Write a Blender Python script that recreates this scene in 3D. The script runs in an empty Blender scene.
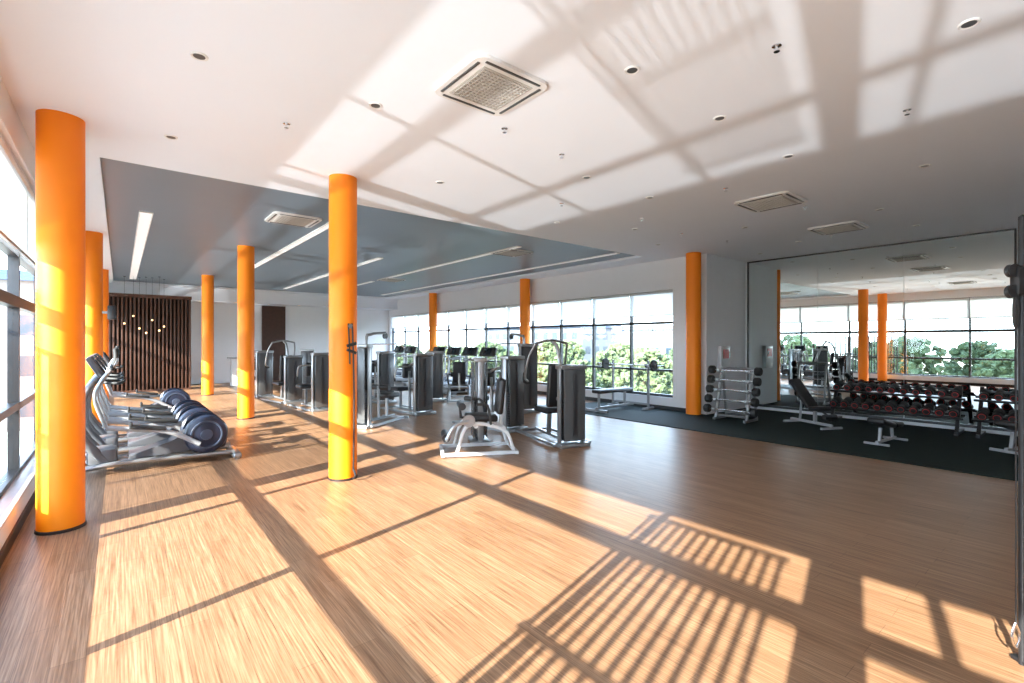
import bpy, bmesh, math, random
from mathutils import Vector, Matrix, Euler
random.seed(7)
scene=bpy.context.scene
COL=scene.collection
scene.view_settings.view_transform='Standard'
scene.view_settings.look='None'
scene.view_settings.exposure=0.35
H=3.41
# ------------------------------------------------------------ materials
def nmat(name):
    m=bpy.data.materials.new(name); m.use_nodes=True
    nt=m.node_tree; b=nt.nodes['Principled BSDF']; return m,nt,b
def mat(name,col,rough=.5,metal=0,var=.06,scale=6,emit=None,es=0,bump=0,spec=.5):
    m,nt,b=nmat(name)
    tc=nt.nodes.new('ShaderNodeTexCoord'); n=nt.nodes.new('ShaderNodeTexNoise')
    n.inputs['Scale'].default_value=scale; n.inputs['Detail'].default_value=4
    nt.links.new(tc.outputs['Object'],n.inputs['Vector'])
    mx=nt.nodes.new('ShaderNodeMix'); mx.data_type='RGBA'
    mx.inputs[6].default_value=(*[max(0,c*(1-var)) for c in col],1)
    mx.inputs[7].default_value=(*[min(1,c*(1+var)) for c in col],1)
    nt.links.new(n.outputs['Fac'],mx.inputs[0]); nt.links.new(mx.outputs[2],b.inputs['Base Color'])
    b.inputs['Roughness'].default_value=rough; b.inputs['Metallic'].default_value=metal
    b.inputs['Specular IOR Level'].default_value=spec
    if emit: b.inputs['Emission Color'].default_value=(*emit,1); b.inputs['Emission Strength'].default_value=es
    if bump:
        bp=nt.nodes.new('ShaderNodeBump'); bp.inputs['Strength'].default_value=bump
        nt.links.new(n.outputs['Fac'],bp.inputs['Height']); nt.links.new(bp.outputs[0],b.inputs['Normal'])
    return m
def floor_mat():
    m,nt,b=nmat('wood_plank_floor'); N=nt.nodes; L=nt.links
    tc=N.new('ShaderNodeTexCoord'); sx=N.new('ShaderNodeSeparateXYZ'); L.new(tc.outputs['Object'],sx.inputs[0])
    cb=N.new('ShaderNodeCombineXYZ'); L.new(sx.outputs[1],cb.inputs[0]); L.new(sx.outputs[0],cb.inputs[1])
    br=N.new('ShaderNodeTexBrick'); L.new(cb.outputs[0],br.inputs['Vector'])
    br.inputs['Scale'].default_value=1; br.inputs['Brick Width'].default_value=1.2; br.inputs['Row Height'].default_value=.13
    br.inputs['Mortar Size'].default_value=.0012; br.offset=.37
    br.inputs['Color1'].default_value=(.33,.195,.112,1); br.inputs['Color2'].default_value=(.275,.155,.086,1)
    br.inputs['Mortar'].default_value=(.16,.085,.048,1)
    def grain(sx_,sy_,p0,p1,c0,c1):
        mp=N.new('ShaderNodeMapping'); mp.inputs['Scale'].default_value=(sx_,sy_,1); L.new(cb.outputs[0],mp.inputs[0])
        ns=N.new('ShaderNodeTexNoise'); ns.inputs['Scale'].default_value=1; ns.inputs['Detail'].default_value=5; ns.inputs['Roughness'].default_value=.62
        L.new(mp.outputs[0],ns.inputs['Vector'])
        rp=N.new('ShaderNodeValToRGB'); rp.color_ramp.elements[0].position=p0; rp.color_ramp.elements[0].color=c0
        rp.color_ramp.elements[1].position=p1; rp.color_ramp.elements[1].color=c1; L.new(ns.outputs['Fac'],rp.inputs[0]); return ns,rp
    ns,rp=grain(2.4,110,.36,.62,(.58,.51,.45,1),(1.16,1.15,1.13,1))
    n2,rp2=grain(.8,26,.36,.62,(.82,.78,.74,1),(1.08,1.08,1.08,1))
    mx=N.new('ShaderNodeMix'); mx.data_type='RGBA'; mx.blend_type='MULTIPLY'; mx.inputs[0].default_value=1
    L.new(br.outputs['Color'],mx.inputs[6]); L.new(rp.outputs[0],mx.inputs[7])
    my=N.new('ShaderNodeMix'); my.data_type='RGBA'; my.blend_type='MULTIPLY'; my.inputs[0].default_value=1
    L.new(mx.outputs[2],my.inputs[6]); L.new(rp2.outputs[0],my.inputs[7]); L.new(my.outputs[2],b.inputs['Base Color'])
    b.inputs['Roughness'].default_value=.38; b.inputs['Specular IOR Level'].default_value=.32
    bp=N.new('ShaderNodeBump'); bp.inputs['Strength'].default_value=.04; L.new(ns.outputs['Fac'],bp.inputs['Height']); L.new(bp.outputs[0],b.inputs['Normal'])
    return m
def glass_mat():
    m=bpy.data.materials.new('window_glass'); m.use_nodes=True; nt=m.node_tree; N=nt.nodes; L=nt.links
    N.remove(N['Principled BSDF']); o=N['Material Output']
    t=N.new('ShaderNodeBsdfTransparent'); t.inputs[0].default_value=(.95,.97,.97,1)
    g=N.new('ShaderNodeBsdfGlossy'); g.inputs['Roughness'].default_value=.02
    n=N.new('ShaderNodeTexNoise'); n.inputs['Scale'].default_value=2
    mr=N.new('ShaderNodeMapRange'); mr.inputs['To Min'].default_value=.03; mr.inputs['To Max'].default_value=.06; L.new(n.outputs['Fac'],mr.inputs['Value'])
    x=N.new('ShaderNodeMixShader'); L.new(mr.outputs[0],x.inputs[0]); L.new(t.outputs[0],x.inputs[1]); L.new(g.outputs[0],x.inputs[2]); L.new(x.outputs[0],o.inputs[0])
    return m
def blind_mat(name,tv,cv):
    m=bpy.data.materials.new(name); m.use_nodes=True; nt=m.node_tree; N=nt.nodes; L=nt.links
    N.remove(N['Principled BSDF']); o=N['Material Output']
    d=N.new('ShaderNodeBsdfDiffuse'); t=N.new('ShaderNodeBsdfTranslucent')
    w=N.new('ShaderNodeTexNoise'); w.inputs['Scale'].default_value=60
    rp=N.new('ShaderNodeValToRGB'); rp.color_ramp.elements[0].color=(cv-.06,cv-.06,cv-.07,1); rp.color_ramp.elements[1].color=(cv,cv,cv-.01,1)
    L.new(w.outputs['Fac'],rp.inputs[0]); L.new(rp.outputs[0],d.inputs[0]); L.new(rp.outputs[0],t.inputs[0])
    x=N.new('ShaderNodeMixShader'); x.inputs[0].default_value=.5; L.new(d.outputs[0],x.inputs[1]); L.new(t.outputs[0],x.inputs[2])
    tr=N.new('ShaderNodeBsdfTransparent'); x2=N.new('ShaderNodeMixShader'); x2.inputs[0].default_value=tv
    L.new(x.outputs[0],x2.inputs[1]); L.new(tr.outputs[0],x2.inputs[2]); L.new(x2.outputs[0],o.inputs[0])
    return m
def brick_mat(name,c1,c2,mo,sc=1):
    m,nt,b=nmat(name); tc=nt.nodes.new('ShaderNodeTexCoord'); br=nt.nodes.new('ShaderNodeTexBrick')
    br.inputs['Scale'].default_value=sc; br.inputs['Color1'].default_value=(*c1,1); br.inputs['Color2'].default_value=(*c2,1); br.inputs['Mortar'].default_value=(*mo,1)
    nt.links.new(tc.outputs['Object'],br.inputs['Vector']); nt.links.new(br.outputs[0],b.inputs['Base Color']); b.inputs['Roughness'].default_value=.9
    return m
M={}
M['floor']=floor_mat(); M['glass']=glass_mat(); M['blind']=blind_mat('blind_fabric',.22,.84); M['blindl']=blind_mat('blind_fabric_dense',.03,.66)
M['wall']=mat('white_plaster',(.81,.83,.86),.8,var=.02)
M['ceil']=mat('ceiling_white_paint',(.79,.82,.87),.75,var=.015,scale=2)
M['grey']=mat('ceiling_grey_panel',(.165,.215,.26),.4,var=.05,scale=1.5)
M['orange']=mat('orange_gloss_paint',(1.0,.25,.0),.5,var=.02)
M['dark']=mat('dark_window_frame',(.03,.032,.037),.4)
M['mat']=mat('rubber_mat_dark_green',(.009,.019,.016),.8,var=.25,scale=60,bump=.1,spec=.25)
M['steel']=mat('silver_painted_steel',(.36,.37,.38),.3,.75)
M['chrome']=mat('chrome',(.8,.8,.82),.12,1)
M['white']=mat('white_frame',(.60,.61,.62),.35)
M['black']=mat('black_vinyl',(.016,.016,.018),.42)
M['rubber']=mat('black_rubber',(.018,.018,.018),.6)
M['shroud']=mat('smoked_shroud',(.12,.125,.13),.25,.3)
M['plate']=mat('weight_plate_grey',(.06,.06,.065),.4,.5)
M['navy']=mat('navy_plastic',(.014,.021,.042),.3)
M['navyl']=mat('navy_light_plastic',(.05,.065,.10),.32)
M['lgrey']=mat('light_grey_plastic',(.32,.33,.345),.38)
M['mgrey']=mat('mid_grey_plastic',(.17,.175,.185),.35,.3)
M['dgrey']=mat('dark_grey_plastic',(.07,.072,.08),.38)
M['screen']=mat('console_screen',(.02,.03,.04),.15)
M['red']=mat('red_plastic',(.3,.012,.018),.4)
M['redc']=mat('red_enamel',(.5,.02,.02),.4)
M['cast']=mat('dark_cast_iron',(.02,.02,.022),.4,.3)
M['brown']=mat('dark_brown_wood',(.075,.034,.022),.45,var=.3,scale=8)
M['brown2']=mat('darker_wood_backing',(.02,.011,.009),.5)
M['lamp']=mat('linear_diffuser',(.85,.85,.85),.5,emit=(1,.98,.95),es=.25)
M['bulb']=mat('warm_bulb',(1,.8,.5),.4,emit=(1,.55,.2),es=2.2)
M['dl']=mat('downlight_dark',(.07,.07,.07),.3)
M['acw']=mat('ac_white',(.74,.73,.71),.5)
M['acg']=mat('ac_grille',(.5,.47,.43),.6)
M['leaf']=mat('tree_foliage',(.055,.08,.032),.85,var=.6,scale=4)
M['leaf2']=mat('tree_foliage_light',(.09,.12,.05),.85,var=.5,scale=4)
M['bark']=mat('bark',(.06,.045,.03),.9)
M['grass']=mat('lawn',(.07,.095,.05),.95,var=.3,scale=.3)
M['brick']=brick_mat('red_brick',(.24,.10,.07),(.2,.08,.055),(.24,.2,.18),2)
M['bwall']=mat('building_render',(.13,.135,.145),.8)
M['broof']=mat('building_roof',(.06,.09,.15),.6)
M['bwin']=mat('building_glazing',(.03,.045,.06),.1)
m,nt,b=nmat('mirror_silver'); b.inputs['Metallic'].default_value=1; b.inputs['Roughness'].default_value=.0
n=nt.nodes.new('ShaderNodeTexNoise'); n.inputs['Scale'].default_value=.5; r=nt.nodes.new('ShaderNodeValToRGB')
r.color_ramp.elements[0].color=(.74,.80,.79,1); r.color_ramp.elements[1].color=(.78,.83,.82,1)
nt.links.new(n.outputs['Fac'],r.inputs[0]); nt.links.new(r.outputs[0],b.inputs['Base Color']); M['mirror']=m
# ------------------------------------------------------------ mesh builder
class MB:
    def __init__(s): s.bm=bmesh.new(); s.n=0
    def _m(s,mi):
        for f in s.bm.faces:
            if not f.tag: f.material_index=mi; f.tag=True
    def box(s,c,d,rot=(0,0,0),bev=0,mi=0,seg=2):
        Mx=Matrix.Translation(c)@Euler(rot).to_matrix().to_4x4()@Matrix.Diagonal((d[0],d[1],d[2],1))
        r=bmesh.ops.create_cube(s.bm,size=1,matrix=Mx)
        if bev:
            es=list({e for v in r['verts'] for e in v.link_edges})
            bmesh.ops.bevel(s.bm,geom=es,offset=bev,segments=seg,profile=.5,affect='EDGES',clamp_overlap=True)
        s._m(mi); return s
    def bb(s,x0,x1,y0,y1,z0,z1,mi=0,bev=0): return s.box(((x0+x1)/2,(y0+y1)/2,(z0+z1)/2),(x1-x0,y1-y0,z1-z0),mi=mi,bev=bev)
    def tube(s,pts,r,seg=10,mi=0,smooth=0,cap=True):
        P=[Vector(p) for p in pts]
        if smooth and len(P)>2:
            Q=[]; E=[2*P[0]-P[1]]+P+[2*P[-1]-P[-2]]
            for i in range(1,len(E)-2):
                for k in range(smooth):
                    t=k/smooth; a,b_,c,d=E[i-1],E[i],E[i+1],E[i+2]
                    Q.append(.5*((2*b_)+(c-a)*t+(2*a-5*b_+4*c-d)*t*t+(3*b_-3*c+d-a)*t**3))
            Q.append(P[-1]); P=Q
        R=r if isinstance(r,(list,tuple)) else [r]*len(P)
        rings=[]; up=None
        for i,p in enumerate(P):
            t=(P[min(i+1,len(P)-1)]-P[max(i-1,0)]).normalized()
            if up is None:
                up=Vector((0,0,1)) if abs(t.z)<.9 else Vector((1,0,0))
            a=t.cross(up).normalized(); up=a.cross(t).normalized()
            k=1.0
            if 0<i<len(P)-1:
                c=(P[i]-P[i-1]).normalized().dot((P[i+1]-P[i]).normalized()); k=min(1.4,1/max(.3,math.sqrt((1+c)/2)))
            off=math.pi/seg if seg==4 else 0
            rings.append([s.bm.verts.new(p+(a*math.cos(off+2*math.pi*j/seg)+up*math.sin(off+2*math.pi*j/seg))*R[i]*(k if not smooth else 1)) for j in range(seg)])
        for i in range(len(rings)-1):
            for j in range(seg):
                s.bm.faces.new((rings[i][j],rings[i][(j+1)%seg],rings[i+1][(j+1)%seg],rings[i+1][j]))
        if cap:
            s.bm.faces.new(rings[0][::-1]); s.bm.faces.new(rings[-1])
        s._m(mi); return s
    def cyl(s,p0,p1,r,seg=20,mi=0): return s.tube([p0,p1],r,seg,mi)
    def lathe(s,prof,c=(0,0,0),axis='Z',seg=28,mi=0):
        rings=[]
        for (r,h) in prof:
            ring=[]
            for j in range(seg):
                a=2*math.pi*j/seg; x,y=r*math.cos(a),r*math.sin(a)
                if axis=='Z': v=(x,y,h)
                elif axis=='Y': v=(x,h,y)
                else: v=(h,x,y)
                ring.append(s.bm.verts.new(Vector(v)+Vector(c)))
            rings.append(ring)
        for i in range(len(rings)-1):
            for j in range(seg):
                s.bm.faces.new((rings[i][j],rings[i][(j+1)%seg],rings[i+1][(j+1)%seg],rings[i+1][j]))
        if prof[0][0]>1e-4: s.bm.faces.new(rings[0][::-1])
        if prof[-1][0]>1e-4: s.bm.faces.new(rings[-1])
        s._m(mi); return s
    def prism(s,poly,y0,y1,mi=0,bev=0):
        a=[s.bm.verts.new((x,y0,z)) for x,z in poly]; b=[s.bm.verts.new((x,y1,z)) for x,z in poly]
        n=len(poly); s.bm.faces.new(a); s.bm.faces.new(b[::-1])
        for i in range(n): s.bm.faces.new((a[i],b[i],b[(i+1)%n],a[(i+1)%n]))
        if bev:
            es=list({e for v in a+b for e in v.link_edges}); bmesh.ops.bevel(s.bm,geom=es,offset=bev,segments=2,profile=.5,affect='EDGES')
        s._m(mi); return s
    def out(s,name,mats,parent=None,label=None,loc=(0,0,0)):
        bmesh.ops.recalc_face_normals(s.bm,faces=s.bm.faces)
        me=bpy.data.meshes.new(name); s.bm.to_mesh(me); s.bm.free()
        for m_ in (mats if isinstance(mats,list) else [mats]): me.materials.append(M[m_])
        for p in me.polygons: p.use_smooth=True
        try: me.set_sharp_from_angle(angle=math.radians(35))
        except Exception: pass
        o=bpy.data.objects.new(name,me); COL.objects.link(o); o.location=loc
        if parent: o.parent=parent
        if label: o['label']=label
        return o
def tag(o,label,cat,group=None,kind=None):
    o['label']=label; o['category']=cat
    if group: o['group']=group
    if kind: o['kind']=kind
    return o
def root(name,label,cat,loc=(0,0,0),rz=0,group=None,kind=None):
    e=bpy.data.objects.new(name,None); e.empty_display_size=.2; COL.objects.link(e); e.location=loc; e.rotation_euler=(0,0,math.radians(rz))
    return tag(e,label,cat,group,kind)
def dup(o,loc,rz=None,label=None,group=None):
    def rec(src,par):
        c=src.copy(); COL.objects.link(c)
        if par is not None: c.parent=par; c.matrix_parent_inverse=src.matrix_parent_inverse.copy()
        for ch in src.children: rec(ch,c)
        return c
    c=rec(o,None); c.location=loc
    if rz is not None: c.rotation_euler=(0,0,math.radians(rz))
    if label: c['label']=label
    if group: c['group']=group
    return c
def struct(o,label,cat): return tag(o,label,cat,kind='structure')
# ------------------------------------------------------------ room shell
struct(MB().bb(-.95,11.6,-3.7,21,-.15,0).out('floor','floor'),'warm tan wood plank floor with long grain','floor')
ce=MB()
ce.bb(-.95,11.6,-3.7,6.4,H,3.7)
ce.bb(-.95,-.16,6.4,21,H,3.7); ce.bb(8.9,9.85,6.4,21,H,3.7)
ce.bb(-.16,8.9,19.6,21,H,3.7)
ce.bb(-.65,9.6,19.9,20.8,2.98,H)
ce.bb(-.16,8.9,6.4,19.6,3.46,3.7,mi=1)
struct(ce.out('ceiling',['ceil','grey']),'white painted ceiling with a recessed blue-grey field','ceiling')
WT=2.42; WH=3.12; WB=.24; WX=-.80
struct(MB().bb(-.95,-.65,-3.7,21,0,WB).bb(-.95,-.65,-3.7,21,WH,H).bb(-.95,-.65,-3.7,-2.45,WB,WH).bb(-.95,-.65,19.44,21,WB,WH).out('wall_left','wall'),'white wall band above and below the window strip','wall')
struct(MB().bb(-.66,9.6,20.8,21,0,H).out('wall_back','wall'),'plain white end wall','wall')
struct(MB().bb(-.65,11.35,-3.7,-3.5,0,H).out('wall_front','wall'),'plain white end wall','wall')
struct(MB().bb(9.6,9.85,5.5,21,0,.28).bb(9.6,9.85,5.5,21,2.72,H).bb(9.6,9.85,5.5,6.1,.28,2.72).bb(9.6,9.85,20.6,21,.28,2.72).out('wall_right','wall'),'white wall with a long window strip','wall')
struct(MB().bb(9.6,11.6,5.3,5.5,0,H).out('wall_alcove','wall'),'white return wall beside the mirror','wall')
struct(MB().bb(11.35,11.6,-3.7,5.3,0,H).out('wall_mirror','wall'),'white wall carrying the large mirror','wall')
struct(MB().bb(9.585,9.6,5.5,20.8,0,.09).out('baseboard_right','dark'),'dark skirting strip under the windows','baseboard')
struct(MB().bb(-.65,-.635,-3.5,20.8,0,.09).out('baseboard_left','brown2'),'dark skirting strip under the windows','baseboard')
struct(MB().bb(-.9,-.64,-2.45,19.44,WB,WB+.025,bev=.005).out('trim_1','white'),'white window sill ledge','window sill')
wn=1
PITCH=1.824
lb=None
def lwin(y0,y1):
    global wn,lb
    r_=root('window_%d'%wn,'dark framed fixed window with three horizontal bars','window',(WX,(y0+y1)/2,0),kind='structure'); wn+=1
    w=(y1-y0)/2; t=.03
    f=MB(); f.bb(-.04,.04,-w,-w+t,WB+.025,WH).bb(-.04,.04,w-t,w,WB+.025,WH).bb(-.04,.04,-w,w,WB+.025,WB+.07).bb(-.04,.04,-w,w,WT-.05,WT).bb(-.04,.04,-w,w,WH-.04,WH)
    f.bb(-.04,.04,-w,w,.89,.96).bb(-.045,.045,-w,w,1.88,1.98)
    f.out('frame','dark',r_); MB().bb(-.004,.004,-w+t,w-t,WB+.07,WH-.04).out('pane','glass',r_)
    if lb is None:
        lb=root('roller_blind','sunlit white roller blind lowered over the upper pane','blind',(-.71,(y0+y1)/2,0),group='roller blinds on the sunny window strip')
        q=w-.008
        MB().bb(-.004,.004,-q,q,WT-.03,WH-.05).out('fabric','blindl',lb)
        MB().cyl((0,-q,WH-.04),(0,q,WH-.04),.026).out('roller','white',lb)
        MB().bb(-.01,.01,-q,q,WT-.055,WT-.03).out('hem_bar','lgrey',lb)
    else: dup(lb,(-.71,(y0+y1)/2,0))
y=-2.45
for i in range(12): lwin(y,y+PITCH); y+=PITCH
def rwin(y0,y1):
    global wn
    r_=root('window_%d'%wn,'dark framed window reaching almost to the floor','window',(9.72,(y0+y1)/2,0),kind='structure'); wn+=1
    w=(y1-y0)/2; t=.025
    f=MB(); f.bb(-.04,.04,-w,-w+t,.28,2.72).bb(-.04,.04,w-t,w,.28,2.72).bb(-.04,.04,-w,w,.28,.34).bb(-.04,.04,-w,w,2.66,2.72)
    f.bb(-.04,.04,-w,w,.86,.91).bb(-.04,.04,-w,w,1.95,2.01)
    f.out('frame','dark',r_); MB().bb(-.004,.004,-w+t,w-t,.33,2.67).out('pane','glass',r_)
RP=14.5/12
bl=None
for i in range(12):
    y0=6.1+i*RP; rwin(y0,y0+RP)
    if bl is None:
        bl=root('roller_blind','half-lowered white translucent roller blind over the window','blind',(9.65,y0+RP/2,0),group='roller blinds on the window strip')
        w=RP/2-.015
        MB().bb(-.004,.004,-w,w,2.16,2.68).out('fabric','blind',bl)
        MB().cyl((0,-w,2.69),(0,w,2.69),.028).out('roller','white',bl)
        MB().bb(-.01,.01,-w,w,2.14,2.16).out('hem_bar','lgrey',bl)
    else: dup(bl,(9.65,y0+RP/2,0))
def grille(y0,y1,n,z0,z1,bw=.035):
    r_=root('window_grille','dark vertical-bar grille standing outside the glass','grille',(-1.03,y0,0))
    g=MB()
    for i in range(n):
        yy=(y1-y0)*(i+.5)/n; g.box((0,yy,(z0+z1)/2),(.03,bw,z1-z0))
    for zz in (z0,(z0+z1)/2,z1): g.box((0,(y1-y0)/2,zz),(.03,y1-y0,.03))
    g.out('bars','dark',r_)
grille(.1,1.27,13,.4,2.4,.032); grille(5.1,7.3,24,.25,1.75,.04)
# columns
CR=.152; AX=-.38
def column(x,y,h,src=None):
    c0=root('column','tall round bright orange column','column',(x,y,0),group='orange columns')
    MB().lathe([(CR,.025),(CR,h)],seg=40).out('shaft','orange',c0)
    MB().lathe([(CR+.008,0),(CR+.008,.02),(CR,.025)],seg=40).out('base_ring','brown2',c0,'thin dark foot ring')
    return c0
c0=column(AX,5.47,H)
for (x,y) in [(AX,0),(AX,10.92),(AX,16.37),(1.97,5.47),(9.38,5.47),(9.38,10.92),(9.38,16.37)]: dup(c0,(x,y,0))
c1=column(1.97,10.92,3.46); dup(c1,(1.97,16.37,0))
# mirror
yy=.93
for i in range(3):
    w=(5.22-.93)/3
    o=MB().bb(-.01,0,.002,w-.002,.12,H-.04).out('mirror','mirror'); o.location=(11.345,yy+i*w,0)
    tag(o,'tall frameless wall mirror panel behind the dumbbell racks','mirror',group='wall mirror panels')
struct(MB().bb(11.31,11.35,.905,5.245,H-.04,H-.015).bb(11.31,11.35,.905,.93,0,H-.04).bb(11.31,11.35,5.22,5.245,0,H-.04).bb(11.31,11.35,.93,5.22,.07,.12).out('trim_2','dark'),'thin dark frame around the mirror','mirror frame')
o=MB().bb(7.72,11.3,-3.4,5.28,0,.012).bb(7.72,9.57,5.28,8.2,0,.012).out('rubber_floor_mat','mat'); tag(o,'dark green-black rubber mat in the free weight area','floor mat')
MZ=.012
fc=root('fire_hose_cabinet','small white wall cabinet with a red panel','fire cabinet',(10.25,5.3,.9))
MB().bb(-.2,.2,-.09,0,0,.55,bev=.008).out('body','white',fc)
MB().bb(-.12,.12,-.1,-.088,.28,.48).out('door','redc',fc)
MB().bb(.1,.13,-.115,-.1,.34,.42).out('handle','chrome',fc)
# ------------------------------------------------------------ ceiling fittings
def strip(x,y0,y1,w=.12):
    r_=root('linear_ceiling_light','long narrow white recessed linear light','ceiling light',(x,y0,3.46),group='linear lights in the grey ceiling')
    MB().bb(-w/2,-w/2+.015,0,y1-y0,-.02,0).bb(w/2-.015,w/2,0,y1-y0,-.02,0).bb(-w/2,w/2,-.01,0,-.02,0).bb(-w/2,w/2,y1-y0,y1-y0+.01,-.02,0).out('housing','acw',r_)
    MB().bb(-w/2+.015,w/2-.015,0,y1-y0,-.012,-.001).out('diffuser','lamp',r_)
strip(.3,8.9,18.6,.17)
for x,a,b_ in [(2.65,7.3,14.6),(4.6,10.4,18.6),(6.2,7.4,13.5),(8.3,6.6,18.6),(6.2,14.6,18.6)]: strip(x,a,b_)
ac=root('ceiling_cassette_air_conditioner','square ceiling air conditioner with grid grille and dark slots','air conditioner',(2.1,2.83,H),group='cassette air conditioners')
b=MB(); b.box((0,0,-.012),(.95,.95,.024))
vs=[e for e in b.bm.edges if abs((e.verts[0].co-e.verts[1].co).z)>.02]
bmesh.ops.bevel(b.bm,geom=vs,offset=.12,segments=5,profile=.5,affect='EDGES'); b._m(0)
b.out('panel','acw',ac)
g=MB()
for s_ in (-1,1): g.box((s_*.41,0,-.026),(.03,.72,.01),bev=.003); g.box((0,s_*.41,-.026),(.72,.03,.01),bev=.003)
g.out('air_slot','dl',ac)
g=MB()
for i in range(13):
    p=-.3+i*.05; g.box((p,0,-.032),(.01,.62,.012)); g.box((0,p,-.032),(.62,.01,.012))
g.box((0,0,-.026),(.66,.66,.006)); g.out('intake_grille','acg',ac)
ac.scale=(.66,.66,1)
for x,y,z in [(2.1,8.0,3.46),(6.5,8.0,3.46),(6.7,2.8,H),(9.1,2.75,H),(6.5,13.9,3.46)]: 
    k=dup(ac,(x,y,z)); k.scale=(.74,.74,1)
dl=root('downlight','small round recessed downlight with white rim','downlight',(.4,3.72,H),group='recessed downlights')
MB().lathe([(.034,-.004),(.044,-.01),(.05,-.007),(.052,0)],seg=24).out('rim','acw',dl)
MB().lathe([(.035,-.006),(.035,-.001)],seg=24).out('lamp_recess','dl',dl)
for x,y in [(2.72,2.04),(3.85,.5),(1.56,3.62),(.36,5.35),(3.87,2.02),(2.9,4.9),(4.1,3.7),(5.3,3.7),(5.2,2.0),(6.6,4.9),(6.6,1.2),(7.9,3.7),(8.3,2.0),(8.0,5.4),(5.3,5.4),(9.8,3.6),(9.9,1.9),(10.5,4.6),(2.9,.6),(.3,1.9)]: dup(dl,(x,y,H))
sp=root('sprinkler_head','tiny ceiling fire sprinkler head','sprinkler',(1.3,1.95,H),group='sprinkler heads')
MB().lathe([(.028,0),(.028,-.006),(.008,-.01),(.008,-.035)],seg=14).out('stem','chrome',sp)
MB().lathe([(.018,-.035),(.018,-.04)],seg=14).out('deflector','chrome',sp)
for x,y in [(1.1,4.4),(3.2,1.3),(3.4,3.4),(2.6,3.3),(5.7,2.9),(6.1,4.4),(4.6,4.6),(7.3,2.6),(8.7,4.4),(9.6,3.0),(7.5,4.6),(4.9,1.0)]: dup(sp,(x,y,H))
# ------------------------------------------------------------ cardio
def elliptical(loc,rz=0):
    r_=root('elliptical_trainer','grey and navy elliptical trainer facing the windows','elliptical trainer',loc,rz,group='elliptical trainers by the windows')
    b=MB()
    for s_ in (-1,1):
        b.tube([(.05,s_*.2,.09),(.5,s_*.2,.12),(1.6,s_*.2,.09)],.03,10,smooth=5)
    b.box((.05,0,.05),(.09,.62,.07),bev=.02).box((1.62,0,.05),(.1,.62,.07),bev=.02)
    b.box((.75,0,.1),(1.2,.14,.09),bev=.02)
    for s_ in (-1,1):
        b.cyl((.05,s_*.27,0),(.05,s_*.27,.05),.03); b.cyl((1.62,s_*.27,0),(1.62,s_*.27,.05),.03)
    b.out('base_frame','steel',r_)
    b=MB()
    for s_ in (-1,1):
        b.tube([(.3,s_*.13,.12),(.06,s_*.15,.5),(.1,s_*.14,.92),(.24,s_*.08,1.17)],[.055,.053,.05,.047,.044,.04,.037,.035,.033,.03],12,smooth=3)
    b.box((.26,0,.2),(.28,.34,.2),bev=.05)
    b.out('mast','mgrey',r_,'curved grey mast')
    for s_ in (-1,1):
        d=MB(); d.lathe([(.0,s_*.17),(.22,s_*.17),(.245,s_*.19),(.245,s_*.22),(.225,s_*.25),(.18,s_*.262),(.0,s_*.262)],(1.28,0,.36),'Y',40); d.out('flywheel_cover','navy',r_,'large navy round drive cover')
        d=MB(); d.lathe([(.18,s_*.258),(.175,s_*.27),(.16,s_*.27),(.155,s_*.258)],(1.28,0,.36),'Y',40); d.lathe([(.07,s_*.258),(.065,s_*.272),(.0,s_*.275)],(1.28,0,.36),'Y',28); d.out('cover_ring','navyl',r_)
        off=.08*s_
        a=MB(); a.tube([(1.28+off,s_*.31,.36+.1*s_),(.85,s_*.31,.46),(.3,s_*.32,.56)],.03,10,smooth=4).out('pedal_arm','lgrey',r_)
        a=MB(); a.box((.76+off,s_*.29,.52),(.36,.14,.035),(0,.16,0),bev=.012).box((.6+off,s_*.29,.57),(.03,.14,.06),bev=.01).out('pedal','rubber',r_)
        a=MB(); a.tube([(.3,s_*.33,.56),(.2,s_*.31,.9),(.26,s_*.27,1.1),(.38,s_*.27,1.3),(.38,s_*.24,1.44)],.022,10,smooth=5).out('swing_arm','steel',r_)
        a=MB(); a.tube([(.34,s_*.27,1.22),(.385,s_*.26,1.34),(.38,s_*.235,1.46)],.026,12,smooth=4).out('grip','rubber',r_)
        a=MB(); a.tube([(.2,s_*.06,1.08),(.4,s_*.2,1.06),(.46,s_*.14,1.08)],.018,8,smooth=4).out('fixed_handle','rubber',r_)
    b=MB(); b.prism([(0.5,.12),(.95,.16),(1.5,.16),(1.53,.28),(1.4,.4),(1.1,.42),(.9,.28),(.5,.2)],-.17,.17,bev=.02).out('drive_housing','dgrey',r_)
    b=MB(); b.box((.2,0,1.25),(.07,.44,.28),(0,-.5,0),bev=.03).out('console','dgrey',r_)
    b=MB(); b.box((.235,0,1.265),(.02,.32,.19),(0,-.5,0),bev=.005).out('console_screen','screen',r_)
    return r_
e=elliptical((-.42,7.5,0))
for yy in (8.35,9.2,11.8): dup(e,(-.42,yy,0))
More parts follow.
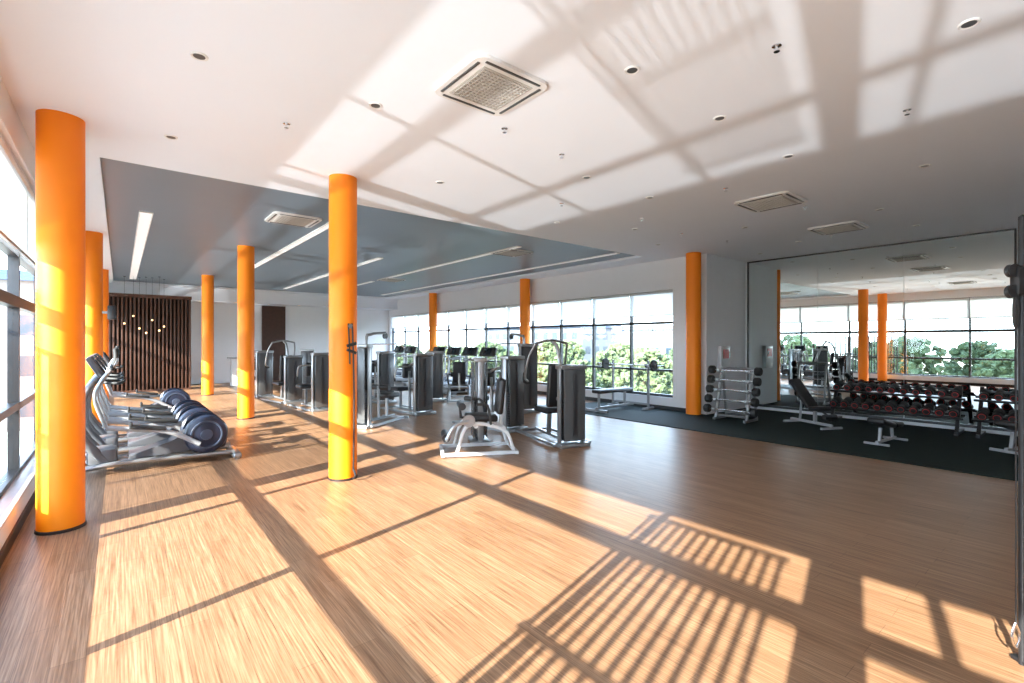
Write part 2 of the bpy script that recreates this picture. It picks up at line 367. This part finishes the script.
def treadmill(loc,rz=0):
    r_=root('treadmill','light grey treadmill with black belt and upright console','treadmill',loc,rz,group='treadmills')
    MB().box((.9,0,.12),(1.75,.8,.12),bev=.03).box((.1,0,.05),(.15,.7,.1),bev=.02).box((1.6,0,.04),(.15,.7,.08),bev=.02).out('deck','lgrey',r_)
    MB().box((1.02,0,.185),(1.45,.52,.02),bev=.008).out('belt','rubber',r_)
    MB().prism([(0,.08),(.02,.26),(.1,.3),(.32,.2),(.34,.08)],-.36,.36,bev=.015).out('motor_hood','navy',r_)
    b=MB()
    for s_ in (-1,1): b.tube([(.22,s_*.38,.12),(.12,s_*.38,.7),(.14,s_*.37,1.12)],.035,10,smooth=4); b.tube([(.14,s_*.37,1.05),(.4,s_*.37,1.0),(.62,s_*.37,.95)],.025,10,smooth=4)
    b.out('upright','steel',r_)
    MB().box((.14,0,1.22),(.09,.78,.3),(0,-.4,0),bev=.035).out('console','black',r_)
    MB().box((.185,0,1.24),(.02,.4,.2),(0,-.4,0),bev=.005).out('console_screen','screen',r_)
    return r_
t=treadmill((9.1,12.2,0),180)
for yy in (13.2,14.2,15.2,17.4,18.4): dup(t,(9.1,yy,0),180)
# ------------------------------------------------------------ strength machines
def tower(r_,x,y,h=1.35,w=.4,d=.22):
    b=MB()
    for s_ in (-1,1):
        b.box((x,y+s_*w/2,h/2),(d*.4,.035,h),bev=.01)
    b.box((x,y,h-.03),(d*.9,w+.04,.06),bev=.015).box((x,y,.03),(d*1.3,w+.1,.06),bev=.012)
    b.out('stack_frame','steel',r_)
    MB().box((x-d/2+.01,y,h/2+.02),(.012,w-.04,h-.16),bev=.004).box((x+d/2-.01,y,h/2+.02),(.012,w-.04,h-.16),bev=.004).out('shroud','shroud',r_,'smoked grey stack shroud')
    b=MB()
    for i in range(14): b.box((x,y,.1+i*.042),(d*.62,w*.62,.036),bev=.004)
    b.out('weight_stack','plate',r_)
    b=MB()
    for s_ in (-1,1): b.cyl((x,y+s_*.09,.06),(x,y+s_*.09,h-.05),.012,10)
    b.out('guide_rod','chrome',r_)
    MB().box((x-d/2-.002,y,h*.52),(.01,.07,h-.3),bev=.003).out('shroud_window','plate',r_,'dark centre slot in the shroud')
def pad(r_,name,c,d,rot=(0,0,0)): return MB().box(c,d,rot,bev=min(d)*.4,seg=3).out(name,'black',r_)
def m_press(loc,rz=0,fr='steel',label='chest press machine with silver frame and black pads'):
    r_=root('chest_press_machine',label,'exercise machine',loc,rz,group='selectorised strength machines')
    tower(r_,-.55,0,1.2)
    b=MB(); b.tube([(-.6,-.3,.04),(.7,-.3,.04)],.028,4).tube([(-.6,.3,.04),(.7,.3,.04)],.028,4).tube([(.7,-.33,.04),(.7,.33,.04)],.028,4).tube([(-.4,0,.05),(.6,0,.08)],.03,4)
    b.tube([(-.38,0,.06),(-.3,0,.8),(-.15,0,1.42),(.05,0,1.56)],.028,10,smooth=4)
    b.tube([(.05,-.28,1.52),(.05,0,1.57),(.05,.28,1.52)],.02,10,smooth=4).tube([(.15,0,.06),(.12,0,.42)],.04,4).tube([(-.3,0,.62),(-.12,0,.66)],.03,4)
    b.out('frame',fr,r_)
    for s_ in (-1,1):
        MB().tube([(.05,s_*.28,1.52),(.18,s_*.34,1.3),(.3,s_*.35,.98),(.34,s_*.28,.9)],.018,10,smooth=5).out('press_arm',fr,r_)
        MB().tube([(.32,s_*.35,1.05),(.36,s_*.34,.9),(.35,s_*.24,.88)],.024,10,smooth=3).out('grip','rubber',r_)
    pad(r_,'seat',(.14,0,.46),(.42,.36,.09)); pad(r_,'backrest',(-.11,0,.86),(.09,.32,.68),(0,-.12,0))
    return r_
def m_row(loc,rz=0,label='low seated row machine with grey shroud and black pads'):
    r_=root('seated_row_machine',label,'exercise machine',loc,rz,group='selectorised strength machines')
    tower(r_,-.55,0,1.3)
    b=MB(); b.tube([(-.6,-.26,.04),(.7,-.26,.04)],.028,4).tube([(-.6,.26,.04),(.7,.26,.04)],.028,4).tube([(.7,-.3,.04),(.7,.3,.04)],.028,4)
    b.tube([(-.4,0,.06),(.6,0,.06)],.03,4).tube([(.35,0,.06),(.35,0,.45)],.035,4).tube([(-.05,0,.06),(-.02,0,.9)],.03,4).tube([(-.4,0,1.05),(-.2,0,1.08),(0,0,1.0)],.025,8,smooth=4)
    b.out('frame','steel',r_)
    for s_ in (-1,1):
        MB().tube([(-.05,s_*.05,1.0),(.02,s_*.28,.98),(.08,s_*.3,.75)],.018,8,smooth=4).out('row_arm','steel',r_)
        MB().cyl((.08,s_*.3,.82),(.09,s_*.3,.68),.022,12).out('grip','rubber',r_)
    pad(r_,'seat',(.37,0,.49),(.36,.36,.09)); pad(r_,'chest_pad',(.04,0,.9),(.09,.26,.32))
    return r_
def m_leg(loc,rz=0,fr='white',label='seated leg curl machine with white frame and black pads'):
    r_=root('leg_curl_machine',label,'exercise machine',loc,rz,group='selectorised strength machines')
    tower(r_,-.05,.62,1.3)
    b=MB(); b.tube([(-.45,-.3,.04),(.55,-.3,.04)],.03,4).tube([(-.45,.28,.04),(.55,.28,.04)],.03,4).tube([(-.45,-.34,.04),(-.45,.32,.04)],.03,4).tube([(.55,-.34,.04),(.55,.32,.04)],.03,4).tube([(-.05,.28,.04),(-.05,.6,.04)],.03,4)
    b.tube([(-.42,-.25,.06),(-.28,-.25,.34),(.2,-.25,.42),(.36,-.28,.05)],.024,10,smooth=5)
    b.tube([(-.42,.25,.06),(-.28,.25,.34),(.2,.25,.42),(.36,.28,.05)],.024,10,smooth=5)
    b.tube([(-.28,-.25,.36),(-.28,.25,.36)],.03,8).tube([(.1,-.25,.4),(.1,.25,.4)],.03,8).tube([(-.28,0,.3),(-.3,0,.74)],.03,8)
    b.out('frame',fr,r_)
    MB().lathe([(.0,-.3),(.08,-.3),(.085,-.29),(.085,-.27),(.0,-.26)],(.2,0,.48),'Y',30).out('cam_disc','steel',r_)
    b=MB(); b.tube([(.2,-.3,.48),(.4,-.31,.42),(.5,-.31,.24)],.025,8,smooth=3).tube([(.5,-.34,.24),(.5,.22,.24)],.018,8); b.out('lever_arm','steel',r_)
    MB().cyl((.5,-.2,.24),(.5,.2,.24),.055,18).out('roller_pad','black',r_)
    for s_ in (-1,1): MB().tube([(-.1,s_*.26,.42),(-.05,s_*.3,.68),(.1,s_*.3,.7)],.018,8,smooth=3).out('handle','rubber',r_)
    MB().cyl((.28,-.18,.66),(.28,.2,.66),.05,18).cyl((.28,.2,.66),(.28,.27,.66),.02,10).tube([(.28,.27,.66),(.26,.27,.45),(.1,.25,.42)],.018,8).out('thigh_pad','black',r_)
    pad(r_,'seat',(0,0,.49),(.44,.36,.09),(0,-.06,0)); pad(r_,'backrest',(-.27,0,.78),(.09,.34,.5),(0,-.1,0))
    return r_
def m_pull(loc,rz=0,label='tall lat pulldown machine with overhead arm and black seat'):
    r_=root('lat_pulldown_machine',label,'exercise machine',loc,rz,group='selectorised strength machines')
    tower(r_,-.45,0,1.5)
    b=MB(); b.tube([(-.5,-.28,.04),(.65,-.2,.04)],.028,4).tube([(-.5,.28,.04),(.65,.2,.04)],.028,4).tube([(.65,-.3,.04),(.65,.3,.04)],.028,4)
    b.tube([(-.28,0,.05),(-.28,0,1.5),(-.15,0,1.68),(.3,0,1.72)],.026,10,smooth=4).tube([(-.28,0,.08),(.6,0,.08)],.03,4).tube([(.35,0,.08),(.35,0,.45)],.03,4).tube([(.1,0,.08),(.08,0,.7)],.026,4)
    b.out('frame','steel',r_)
    MB().lathe([(.0,-.02),(.06,-.02),(.05,0),(.06,.02),(.0,.02)],(.3,0,1.66),'Y',20).out('pulley','black',r_)
    MB().cyl((.33,0,1.64),(.33,0,1.5),.005,6).out('cable','black',r_)
    MB().tube([(.33,-.42,1.42),(.33,-.32,1.49),(.33,0,1.5),(.33,.32,1.49),(.33,.42,1.42)],.012,8,smooth=3).out('pull_bar','chrome',r_)
    for s_ in (-1,1): MB().cyl((.1,s_*.04,.68),(.1,s_*.24,.68),.05,16).out('thigh_roller','black',r_)
    pad(r_,'seat',(.38,0,.5),(.36,.36,.09))
    return r_
ma=m_leg((3.95,5.55,0),-28); ma.scale=(-1,1,1)
mb=m_press((5.34,5.53,0),75)
mc=m_pull((3.75,8.7,0),30)
mr_=m_row((5.22,7.04,0),98)
ml=m_leg((6.9,10.7,0),60,'steel','leg machine with silver frame and smoked stack tower')
g_=[(mr_,(4.95,9.7,0),95),(mr_,(3.45,11.6,0),95),(mb,(3.3,13.4,0),98),(mr_,(3.0,15.2,0),100),(mr_,(5.15,12.0,0),95),(mb,(5.15,14.0,0),95),(ml,(5.3,16.1,0),60),(mc,(7.0,8.4,0),80)]
for s_,l_,rz in g_: dup(s_,l_,rz)
# ------------------------------------------------------------ free weights
RX,RY=9.3,4.55
br=root('barbell_rack','silver tiered rack holding short fixed barbells','weight rack',(RX,RY,MZ),-90)
b=MB()
for s_ in (-1,1):
    b.tube([(s_*.3,-.25,.03),(s_*.3,.28,.03)],.03,4).tube([(s_*.3,-.16,.03),(s_*.3,.1,1.03)],.032,4).tube([(s_*.3,.26,.03),(s_*.3,.1,1.03)],.026,4)
b.tube([(-.3,.1,1.01),(.3,.1,1.01)],.025,8).tube([(-.3,.24,.1),(.3,.24,.1)],.025,8).tube([(-.3,-.15,.1),(.3,-.15,.1)],.025,8)
b.out('frame','steel',br)
b=MB(); tiers=[]
for i in range(5):
    z=.18+i*.19; yb=-.16+(z/1.03)*.26
    for s_ in (-1,1): b.box((s_*.3,yb-.08,z),(.05,.14,.03),bev=.008).box((s_*.3,yb-.145,z+.025),(.05,.02,.06),bev=.005)
    tiers.append((yb-.09,z))
b.out('hook','steel',br)
bar=None
for (yb,z) in tiers:
    L_=(RX+yb,RY,MZ+z+.033)
    if bar is None:
        bar=root('barbell','short fixed barbell with black round ends','barbell',L_,-90,group='fixed barbells on the rack')
        MB().cyl((-.46,0,0),(.46,0,0),.018,12).out('bar','chrome',bar)
        for s_ in (-1,1): MB().lathe([(.0,s_*.4),(.07,s_*.4),(.08,s_*.415),(.08,s_*.49),(.07,s_*.505),(.0,s_*.505)],(0,0,0),'X',24).out('weight_end','rubber',bar)
    else: dup(bar,L_)
def drack(y0,L_):
    r_=root('dumbbell_rack','two-tier black dumbbell rack in front of the mirror','weight rack',(10.85,y0,MZ),group='dumbbell racks')
    b=MB()
    for yy in (.08,L_-.08):
        b.tube([(-.3,yy,.03),(.3,yy,.03)],.035,4).tube([(-.22,yy,.03),(.16,yy,.78)],.035,4)
    b.tube([(.13,.05,.72),(.13,L_-.05,.72)],.026,4)
    b.out('frame','cast',r_)
    for (x,z) in ((-.1,.27),(.06,.58)):
        b=MB(); b.box((x-.09,L_/2,z),(.05,L_,.03),(0,-.25,0),bev=.006).box((x+.09,L_/2,z+.045),(.05,L_,.03),(0,-.25,0),bev=.006).out('shelf_rail','cast',r_)
    return r_
db=None
def dumb(loc,s=1):
    global db
    if db is None:
        db=root('dumbbell','black dumbbell with thin red end rings and chrome handle','dumbbell',loc,group='dumbbells on the racks'); 
        MB().cyl((-.08,0,0),(.08,0,0),.016,10).out('handle','chrome',db)
        for s_ in (-1,1):
            MB().lathe([(.0,s_*.06),(.058,s_*.06),(.066,s_*.07),(.066,s_*.14),(.055,s_*.152),(.0,s_*.152)],(0,0,0),'X',18).out('weight_head','rubber',db)
            MB().lathe([(.048,s_*.148),(.048,s_*.156),(.041,s_*.157),(.041,s_*.148)],(0,0,0),'X',18).out('end_ring','redc',db)
        o=db
    else: o=dup(db,loc)
    o.rotation_euler=(0,math.radians(-14),0); o.scale=(s,s,s)
    return o
for (y0,L_) in ((1.45,1.95),(-.6,1.95)):
    drack(y0,L_)
    for ti,(x,z) in enumerate(((-.1,.27),(.06,.58))):
        n=11
        for i in range(n):
            s=.9 if ti else 1.0
            dumb((10.85+x,y0+.12+i*(L_-.24)/(n-1),MZ+z+.045+.066*s),s)
def bench_inc(loc,rz,label):
    r_=root('adjustable_bench',label,'weight bench',loc,rz)
    b=MB(); b.tube([(-.6,0,.1),(.55,0,.1)],.04,4).tube([(-.6,-.25,.04),(-.6,.25,.04)],.035,4).tube([(.55,-.3,.04),(.55,.3,.04)],.035,4).tube([(-.6,0,.04),(-.6,0,.12)],.035,4).tube([(.55,0,.04),(.55,0,.12)],.035,4).tube([(.1,0,.1),(.1,0,.4)],.045,4).tube([(-.35,0,.1),(-.3,0,.6)],.028,8)
    b.out('frame','lgrey',r_)
    pad(r_,'seat',(.22,0,.46),(.38,.34,.11),(0,-.1,0)); pad(r_,'backrest',(-.25,0,.78),(.86,.34,.11),(0,.85,0))
    MB().cyl((.5,-.17,.3),(.5,.17,.3),.06,14).tube([(.3,0,.4),(.5,0,.3)],.025,8).out('leg_roller','black',r_)
    return r_
k=bench_inc((9.75,3.36,MZ),-115,'adjustable incline bench with raised black backrest'); k.scale=(.74,)*3
def bench_flat(loc,rz,label):
    r_=root('flat_bench',label,'weight bench',loc,rz)
    MB().tube([(-.5,0,.06),(.5,0,.06)],.035,4).tube([(-.5,-.22,.03),(-.5,.22,.03)],.03,4).tube([(.5,-.22,.03),(.5,.22,.03)],.03,4).tube([(-.35,0,.06),(-.3,0,.34)],.035,4).tube([(.35,0,.06),(.3,0,.3)],.035,4).out('frame','lgrey',r_)
    pad(r_,'seat',(.33,0,.36),(.42,.32,.11),(0,.05,0)); pad(r_,'backrest',(-.22,0,.44),(.7,.32,.11),(0,.22,0))
    return r_
k=bench_flat((9.05,2.1,MZ),-5,'low black flat bench with light frame'); k.scale=(.72,)*3
k=bench_flat((9.85,.72,MZ),-20,'low black flat bench with light frame near the dumbbell rack'); k.scale=(.8,)*3
ob=root('olympic_bench','flat bench with barbell uprights beside the window','weight bench',(8.75,7.0,MZ),0)
b=MB(); b.tube([(-.7,0,.08),(.6,0,.08)],.035,4).tube([(-.7,-.3,.035),(-.7,.3,.035)],.035,4)
for s_ in (-1,1): b.tube([(.5,s_*.5,.03),(.5,s_*.5,1.1)],.03,4).tube([(.3,s_*.5,.03),(.7,s_*.5,.03)],.03,4).box((.45,s_*.5,.97),(.12,.04,.03)).box((.40,s_*.5,1.0),(.02,.04,.08))
b.tube([(.5,-.5,.12),(.5,.5,.12)],.03,4).tube([(-.6,0,.08),(-.6,0,.4)],.03,4).tube([(.3,0,.08),(.3,0,.4)],.03,4).out('frame','lgrey',ob)
pad(ob,'seat',(-.12,0,.44),(1.15,.28,.08))
o2=root('loaded_barbell','long chrome barbell with black plates resting on the bench uprights','barbell',(9.19,7.0,MZ+1.0))
MB().cyl((0,-.95,0),(0,.95,0),.014,12).out('bar','chrome',o2)
for s_ in (-1,1): MB().lathe([(.03,s_*.66),(.12,s_*.66),(.13,s_*.67),(.13,s_*.7),(.12,s_*.71),(.03,s_*.71)],(0,0,0),'Y',28).out('plate','rubber',o2)
# cable machine near camera
cm=root('cable_crossover_station','slim dark cable column with black pulley carriage and steel cable','exercise machine',(3.36,.25,0),-39)
b=MB(); b.tube([(0,0,0),(0,0,2.15)],.014,12).tube([(-.0,0,2.14),(.7,0,2.14)],.02,8).box((.38,0,.012),(.78,.1,.024),bev=.008).tube([(.65,0,0),(.65,0,2.14)],.04,4)
b.out('frame','cast',cm)
MB().cyl((.06,0,.03),(.06,0,2.12),.01,12).out('guide_rod','chrome',cm)
MB().box((-.015,0,1.84),(.05,.05,.14),bev=.012).lathe([(.0,-.012),(.032,-.012),(.024,0),(.032,.012),(.0,.012)],(-.045,0,1.89),'Y',24).lathe([(.0,-.012),(.032,-.012),(.024,0),(.032,.012),(.0,.012)],(-.045,0,1.79),'Y',24).out('pulley_carriage','black',cm)
MB().tube([(-.03,0,1.76),(-.035,0,1.7),(-.03,0,1.62),(-.02,0,1.7),(-.03,0,1.76)],.009,8,smooth=4).out('handle','rubber',cm)
MB().cyl((-.03,0,1.79),(-.03,0,.2),.003,6).out('cable','black',cm)
MB().tube([(-.03,0,.2),(-.05,0,.14),(-.03,0,.08),(-.01,0,.14),(-.03,0,.2)],.005,8,smooth=3).out('carabiner','chrome',cm)
b=MB()
for i in range(16): b.box((.4,0,.05+i*.05),(.3,.16,.044),bev=.005)
b.out('weight_stack','plate',cm)
# suspension strap on column
st=root('suspension_trainer','black suspension strap hanging against the orange column','suspension trainer',(1.99,5.29,0))
MB().tube([(.02,.015,1.75),(.02,-.01,1.6),(.03,-.02,1.0),(.03,-.01,.3),(.03,.0,.12)],.009,6,smooth=4).tube([(-.02,.015,1.75),(-.02,-.02,1.45),(-.02,-.03,1.3)],.008,6,smooth=4).out('strap','black',st)
MB().cyl((0,.04,1.72),(0,.0,1.72),.025,12).out('anchor','steel',st)
MB().tube([(-.05,-.03,1.5),(.05,-.03,1.53)],.018,12).tube([(-.05,-.03,1.46),(.05,-.03,1.42)],.016,12).out('grip','rubber',st)
MB().tube([(.03,0,.02),(.03,-.06,.07),(.03,0,.13)],.012,8,smooth=4).out('foot_cradle','black',st)
# ------------------------------------------------------------ far end
sc=root('slatted_wood_screen','dark brown vertical-slat timber screen at the end of the gym','screen',(-.6,18.7,0))
b=MB()
for i in range(24):
    b.box((.05+i*.1,0,1.48),(.045,.12,2.9),bev=.004)
b.bb(0,2.4,-.07,.07,2.9,3.0).bb(0,2.4,-.07,.07,0,.06); b.out('slats','brown',sc)
MB().bb(0,2.4,.16,.2,0,2.95).out('backing_panel','brown2',sc)
struct(MB().bb(4.3,5.15,20.74,20.8,0,2.95).out('door_1','brown'),'tall plain dark brown timber door','door')
pl=root('pendant_lamp','small warm glowing globe pendant on a black cord','pendant lamp',(.1,18.1,3.46),group='cluster of pendant lamps')
MB().cyl((0,0,0),(0,0,-1.35),.003,6).lathe([(.03,-.012),(.03,0)],seg=16).out('cord','black',pl)
bb=MB(); bmesh.ops.create_uvsphere(bb.bm,u_segments=16,v_segments=10,radius=.026,matrix=Matrix.Translation((0,0,-1.38))); bb._m(0); bb.out('globe','bulb',pl)
for x,y,q in [(.45,18.2,1.1),(.75,18.0,.92),(1.05,18.25,1.05),(.3,17.7,.85),(.9,17.6,1.15),(.6,17.9,1.2)]:
    k=dup(pl,(x,y,3.46)); k.scale=(1,1,q)
sd=root('downlight','small glowing warm downlight in the white soffit','downlight',(2.2,20.1,2.98),group='warm downlights in the end soffit')
MB().lathe([(.05,-.004),(.06,-.01),(.07,-.007),(.072,0)],seg=24).out('rim','acw',sd); MB().lathe([(.05,-.006),(.05,-.001)],seg=24).out('lamp','bulb',sd)
for i in range(1,6): dup(sd,(2.2+i*1.1,20.1,2.98))
dk=root('reception_desk','white reception counter with panelled front near the end wall','desk',(3.6,19.2,0))
MB().bb(-.6,.6,-.25,.25,0,.95,bev=.01).out('body','white',dk); MB().bb(-.68,.68,-.32,.3,.95,1.0,bev=.008).out('top','lgrey',dk)
spk=root('wall_speaker','small black loudspeaker bracketed on the orange column','speaker',(AX+CR+.06,10.85,2.05))
MB().box((.06,0,0),(.12,.16,.24),bev=.015).out('cabinet','black',spk); MB().lathe([(.0,.12),(.05,.12),(.055,.128),(.0,.124)],(0,0,-.03),'X',20).out('driver','plate',spk); MB().bb(-.07,.0,-.02,.02,-.02,.02).out('bracket','steel',spk)
# ------------------------------------------------------------ outside
struct(MB().bb(12.5,180,-80,160,-5.2,-5).out('ground','grass'),'lawn outside the windows','ground')
def tree(loc,mt,sc_):
    r_=root('tree','leafy green tree outside the windows','tree',loc,random.random()*360,group='trees outside'); r_.scale=(sc_,)*3
    MB().tube([(0,0,0),(.1,0,2),(0,.1,4.5)],[.22,.17,.1],8).out('trunk','bark',r_)
    f=MB()
    for i in range(230):
        a=random.random()*6.28; zz=2.2+random.random()*4.2; rr=math.sqrt(random.random())*2.0*math.sqrt(max(.08,1-((zz-4.2)/2.3)**2))
        q=bmesh.ops.create_icosphere(f.bm,subdivisions=2,radius=random.uniform(.12,.3),matrix=Matrix.Translation((rr*math.cos(a),rr*math.sin(a),zz)))
        for v in q['verts']: v.co+=Vector((random.uniform(-1,1),random.uniform(-1,1),random.uniform(-1,1)))*.12
    f._m(0); o=f.out('foliage',mt,r_)
    for p in o.data.polygons: p.use_smooth=False
    return r_
T=[tree((25,12,-5),'leaf',1.0),tree((29,6,-5),'leaf2',.95)]
for i in range(46):
    y=17+i*1.9 ; x=24+(i%4)*5+random.uniform(-.5,.5)
    k=dup(random.choice(T),(x,y,-5),random.random()*360); s=random.uniform(.75,1.05); k.scale=(s,s,s)
for i in range(30):
    k=dup(random.choice(T),(-19-(i%3)*5,-18+i*2.2,-5),random.random()*360); s=random.uniform(.85,1.05)+.06*(i%3); k.scale=(s,s,s)
def building(loc,L_,W,Hh,wm,label):
    r_=root('building',label,'building',loc)
    MB().bb(-W/2,W/2,-L_/2,L_/2,0,Hh).out('body',wm,r_)
    MB().bb(-W/2-.4,W/2+.4,-L_/2-.4,L_/2+.4,Hh,Hh+.7).out('roof','broof',r_)
    b=MB()
    n=int(L_/3); fl=int(Hh/3)
    for i in range(n):
        for j in range(fl):
            yy=-L_/2+1.5+i*(L_-1.5)/n; zz=1+j*3
            b.bb(-W/2-.05,-W/2+.05,yy,yy+1.5,zz,zz+1.5); b.bb(W/2-.05,W/2+.05,yy,yy+1.5,zz,zz+1.5)
    n2=int(W/3)
    for i in range(n2):
        for j in range(fl):
            xx=-W/2+1+i*(W-1)/n2; b.bb(xx,xx+1.4,-L_/2-.05,-L_/2+.05,1+j*3,2.5+j*3)
    b.out('glazing','bwin',r_)
building((75,40,-5),30,12,8.5,'bwall','pale low office building with blue-grey roof beyond the trees')
building((80,85,-5),34,12,9.5,'bwall','pale low office building with blue-grey roof beyond the trees')
building((70,5,-5),22,12,8,'bwall','pale low office building with blue-grey roof beyond the trees')
building((-9,70,-5),40,12,11,'brick','red brick building seen through the windows')
# ------------------------------------------------------------ light
az=Vector((.963,.268,0)).normalized()
def sun(name,dirv,s,ang,col):
    l=bpy.data.lights.new(name,'SUN'); l.energy=s; l.angle=math.radians(ang); l.color=col
    o=bpy.data.objects.new(name,l); COL.objects.link(o); o.rotation_euler=Vector(dirv).to_track_quat('-Z','Y').to_euler(); o.location=(-6,0,8); return o
sun('sun_light',(az.x,az.y,-.492),26,.5,(1,.95,.86))
sun('sun_reflected_upward',(az.x,az.y,.492),2.5,1.1,(.97,.98,1))  # added lamp from below, stands in for sunlight reflected up through the left windows
for nm,x,yc,sy in (('window_portal',-1.2,8.5,22),('window_portal',10.0,13.3,14.6)):
    l=bpy.data.lights.new(nm,'AREA'); l.shape='RECTANGLE'; l.size=sy; l.size_y=3.1; l.cycles.is_portal=True
    o=bpy.data.objects.new(nm,l); COL.objects.link(o); o.location=(x,yc,1.65)
    d=Vector((1,0,0)) if x<0 else Vector((-1,0,0)); o.rotation_euler=d.to_track_quat('-Z','Z').to_euler()
w=bpy.data.worlds.new('sky'); scene.world=w; w.use_nodes=True; nt=w.node_tree; bg=nt.nodes['Background']
tc=nt.nodes.new('ShaderNodeTexCoord'); sx=nt.nodes.new('ShaderNodeSeparateXYZ'); rp=nt.nodes.new('ShaderNodeValToRGB')
mr=nt.nodes.new('ShaderNodeMapRange'); mr.inputs['From Min'].default_value=-1; mr.inputs['From Max'].default_value=1
nt.links.new(tc.outputs['Generated'],sx.inputs[0]); nt.links.new(sx.outputs[2],mr.inputs['Value']); nt.links.new(mr.outputs[0],rp.inputs[0])
cr=rp.color_ramp; cr.elements[0].position=.0; cr.elements[0].color=(.36,.40,.42,1); cr.elements[1].position=1; cr.elements[1].color=(.40,.6,1,1)
for p,c in ((.485,(.34,.36,.34,1)),(.5,(.80,.90,1,1)),(.6,(.62,.80,1,1))):
    e_=cr.elements.new(p); e_.color=c
nt.links.new(rp.outputs[0],bg.inputs[0]); bg.inputs[1].default_value=10.5
# ------------------------------------------------------------ camera
cd=bpy.data.cameras.new('camera'); co=bpy.data.objects.new('camera',cd); COL.objects.link(co)
cd.sensor_width=36; cd.lens=16.945; cd.clip_start=.05; cd.clip_end=500
co.location=(0,0,1.55); co.rotation_euler=(math.radians(90),0,math.radians(-39.12)); scene.camera=co
